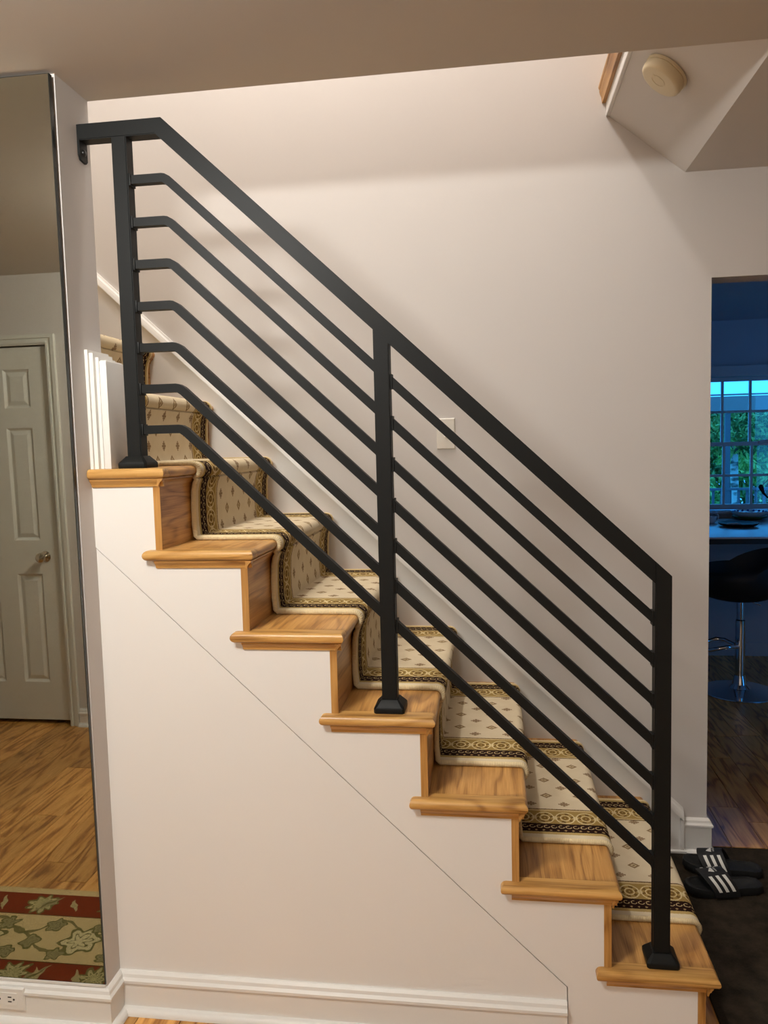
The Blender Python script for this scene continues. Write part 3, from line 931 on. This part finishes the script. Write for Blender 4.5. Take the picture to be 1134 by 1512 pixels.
# bucket seat shell, low back on the +X side
bm = bmesh.new(); rings = []
NS = 40
for t_ in range(9):
    f = t_ / 8
    rr = .05 + .195 * sin(f * pi / 2) ** .8
    ring_ = []
    for i in range(NS):
        a = 2 * pi * i / NS
        rise = .10 * f ** 2.2 + (.135 * max(0, cos(a)) ** .8 + .05 * abs(sin(a))) * f ** 2
        ring_.append((rr * cos(a) * 1.08 + .035 * f * max(0, cos(a)), rr * sin(a), .535 + rise + .03 * f))
    rings.append(ring_)
inner = []
for ring_ in rings[::-1]:
    inner.append([(x * .93, y * .93, z + .012 + (.045 if ring_ is not rings[-1] else 0)) for x, y, z in ring_])
loft(bm, rings + inner)
to_obj(bm, 'seat', 'leather', stl, 60)

# things on the counter
ct_z = .865
pl_ = thing('platter', 'blue and white patterned bowl on a dark green plate, on the bar counter', 'bowl', (1.355, 4.12, ct_z))
bm = bmesh.new(); lathe(bm, [(.05, 0), (.09, .008), (.118, .022), (.120, .026), (.09, .016), (.01, .010)], 36); to_obj(bm, 'plate', 'green_food', pl_, 40)
bm = bmesh.new(); lathe(bm, [(.06, .016), (.10, .030), (.126, .056), (.130, .062), (.11, .052), (.02, .040)], 36); b_ = to_obj(bm, 'bowl', 'ceramic', pl_, 40)
for i in range(18):
    a = 2 * pi * i / 18
    bm = bmesh.new(); lathe(bm, [(.008, .0), (.009, .004), (.005, .010), (.001, .011)], 10, (.110 * cos(a), .110 * sin(a), .052)); to_obj(bm, 'blue_spot', 'blue_ceramic', b_, 60)
dk = thing('dark_tray', 'black oval dish lying on the bar counter before the bowl', 'dish', (1.14, 3.66, ct_z))
bm = bmesh.new(); lathe(bm, [(.08, 0), (.112, .010), (.126, .024), (.122, .026), (.10, .016), (.01, .012)], 36)
for v in bm.verts: v.co.y *= 1.15
to_obj(bm, 'dish', 'black_ceramic', dk, 40)
bm = bmesh.new(); tube(bm, [(-.09, -.06, .022), (-.03, -.07, .026), (.0, -.07, .024)], [.004, .006, .003], 8); to_obj(bm, 'handle', 'counter_top', dk, 60)
cp = thing('cup', 'small white cup at the left edge of the kitchen opening', 'cup', (1.030, 3.90, ct_z))
bm = bmesh.new(); lathe(bm, [(.022, 0), (.030, .012), (.036, .045), (.034, .046), (.028, .014), (.004, .008)], 24); to_obj(bm, 'cup', 'ceramic', cp, 40)
bm = bmesh.new(); tube(bm, [(.031, 0, .012), (.046, 0, .020), (.050, 0, .050), (.036, 0, .075)], .003, 8); to_obj(bm, 'handle', 'ceramic', cp, 60)
fc = thing('slim_tap', 'thin dark curved rod with a thicker tip against the kitchen window', 'tap', (1.505, 4.03, ct_z))
bm = bmesh.new(); tube(bm, [(0, 0, 0), (-.012, 0, .08), (-.050, 0, .155), (-.085, 0, .19), (-.102, 0, .225)], [.006, .005, .005, .008, .014], 10); to_obj(bm, 'stem', 'black_ceramic', fc, 60)
bm = bmesh.new(); tube(bm, [(-.098, 0, .215), (-.106, 0, .240), (-.108, 0, .256)], [.013, .017, .009], 10); to_obj(bm, 'tip', 'black_ceramic', fc, 60)
bm = bmesh.new(); tube(bm, [(-.10, 0, .245), (-.065, 0, .285), (-.02, 0, .335)], .003, 8); to_obj(bm, 'stay', 'ceramic', fc, 60)

# window
wn = struct(box('window_1', WX0 - .055, WX0, KY1 - .02, KY1, WZ0 - .02, WZ1 + .06, 'window_paint'))
boxes('casing', [(WX1, WX1 + .055, KY1 - .02, KY1, WZ0 - .02, WZ1 + .06), (WX0, WX1, KY1 - .02, KY1, WZ1, WZ1 + .06)], 'window_paint', wn)
box('sill', WX0 - .07, WX1 + .07, KY1 - .06, KY1 + .02, WZ0 - .022, WZ0, 'window_paint', wn, .004)
boxes('valance', [(WX0 - .05, WX1 + .05, KY1 - .05, KY1 - .02, WZ1 + .0, WZ1 + .075)], 'window_paint', wn)
def sash(y, x0, x1, z0, z1, vx, hz, rails):
    s_ = boxes('sash', [(x0, x0 + .035, y, y + .03, z0, z1), (x1 - .035, x1, y, y + .03, z0, z1), (x0 + .035, x1 - .035, y, y + .03, z0, z0 + rails[0]), (x0 + .035, x1 - .035, y, y + .03, z1 - rails[1], z1)], 'window_paint', wn)
    lst = [x0 + .035] + vx + [x1 - .035]; zl = [z0 + rails[0]] + hz + [z1 - rails[1]]
    for x in vx: box('muntin', x - .009, x + .009, y + .004, y + .022, z0 + rails[0], z1 - rails[1], 'window_paint', s_)
    for z in hz:
        for a, b in zip(lst, lst[1:]): box('muntin', a + .009, b - .009, y + .005, y + .021, z - .009, z + .009, 'window_paint', s_)
    for a, b in zip(lst, lst[1:]):
        for c, d in zip(zl, zl[1:]): box('pane', a, b, y + .012, y + .015, c, d, 'glass', s_)
sash(KY1 + .065, WX0, WX1, 1.395, WZ1, [1.226, 1.424], [1.650], (.03, .03))
sash(KY1 + .025, WX0, WX1, WZ0 + .005, 1.425, [1.230, 1.427], [1.175], (.04, .03))
bm = bmesh.new(); tube(bm, [(1.47, KY1 + .02, 1.418), (1.52, KY1 + .02, 1.428), (1.57, KY1 + .02, 1.418)], .012, 8); to_obj(bm, 'sash_lock', 'window_paint', wn, 60)

# ------------------------------------------------------------------ outdoors beyond the window
struct(box('ground_outside', -6, 16, KY1 + .3, 26, -1.0, -.9, 'grass'))
struct(box('floor_deck', -.5, 6, KY1 + .13, 6.6, -.12, -.02, 'deck_paint'))
# porch: beam, column
pr_ = thing('porch_beam', 'blue grey porch beam on a square post outside the kitchen window', 'porch', (2.0, 6.5, 0))
def at(parent, o): o.matrix_parent_inverse = Matrix.Translation(-Vector(parent.location)); return o
at(pr_, box('beam', -.5, 6, 6.45, 6.60, 1.725, 1.868, 'deck_beam', pr_))
at(pr_, box('post', 1.838, 1.886, 6.475, 6.525, -.02, 1.725, 'deck_paint', pr_))
at(pr_, box('gutter', -.5, 6, 6.60, 6.64, 1.885, 1.900, 'deck_beam', pr_))
dr = thing('deck_railing', 'blue deck railing with thin upright balusters outside the kitchen window', 'railing', (2.0, 6.5, 0))
at(dr, box('top_rail', -.5, 6, 6.47, 6.53, .925, .948, 'deck_paint', dr)); at(dr, box('bottom_rail', -.5, 6, 6.48, 6.52, .08, .11, 'deck_paint', dr))
bmesh_share = None
for i in range(30):
    x = 1.24 + .082 * i
    if bmesh_share is None:
        o = at(dr, box('baluster', -.011, .011, 6.489, 6.511, .11, .925, 'deck_paint', dr)); bmesh_share = o.data
    else:
        o = link('baluster', bmesh_share, None, dr); at(dr, o)
    o.location = (x, 0, 0)

def foliage(name, label, loc, size, n, mat, leaf=.09, trunk=None, seed=0, group='trees behind the house'):
    root = thing(name, label, 'tree' if trunk else 'shrub', loc, group)
    rr = random.Random(seed); vs, fs = [], []
    for i in range(n):
        while True:
            p = Vector((rr.uniform(-1, 1), rr.uniform(-1, 1), rr.uniform(-1, 1)))
            if .25 < p.length < 1: break
        p = Vector((p.x * size[0], p.y * size[1], p.z * size[2] + size[3]))
        d = Vector((rr.gauss(0, 1), rr.gauss(0, 1), rr.gauss(-.4, .8))).normalized(); e = d.cross(Vector((rr.gauss(0, 1), rr.gauss(0, 1), rr.gauss(0, 1)))).normalized()
        L = leaf * rr.uniform(.6, 1.3); b = len(vs); nn = d.cross(e) * L * .12
        vs += [tuple(p), tuple(p + d * L * .5 + e * L * .24 + nn), tuple(p + d * L), tuple(p + d * L * .5 - e * L * .24 + nn), tuple(p + d * L * .5 - nn)]
        fs += [(b, b + 1, b + 4), (b + 1, b + 2, b + 4), (b + 2, b + 3, b + 4), (b + 3, b, b + 4)]
    me = bpy.data.meshes.new('foliage'); me.from_pydata(vs, [], fs); me.update()
    f_ = link('foliage', me, mat, root); f_['kind'] = 'stuff'
    if trunk:
        bm = bmesh.new(); tube(bm, [(0, 0, 0), (.02, 0, trunk[1] * .4), (-.01, .02, trunk[1] * .8), (0, 0, trunk[1])], [trunk[0] * 1.15, trunk[0], trunk[0] * .9, trunk[0] * .6], 14); to_obj(bm, 'trunk', 'bark', root, 60)
    return root
foliage('birch_tree', 'pale trunked tree behind the deck railing', (2.556, 8.6, -.9), (1.3, .6, .30, 2.46), 3600, 'leaf_dark', .085, (.053, 2.45), 1)
foliage('garden_shrub', 'bright green shrub left of the pale trunk outside', (2.32, 9.75, -.9), (.46, .4, 1.0, .95), 3000, 'leaf', .075, None, 2, None)
foliage('leafy_tree', 'light green tree at the right edge of the window view', (3.75, 10.6, -.9), (.95, .7, .62, 2.25), 4500, 'leaf', .10, (.08, 2.2), 3)
foliage('dark_tree', 'dark tree filling the view behind the pale trunk', (3.6, 14.2, -.9), (4.6, 1.2, 1.6, 1.3), 14000, 'leaf_dark', .20, (.2, 2), 4)
foliage('low_shrub', 'low pale shrub behind the railing right of the trunk', (3.46, 9.45, -.9), (.62, .4, .72, .85), 2600, 'leaf', .075, None, 5, None)
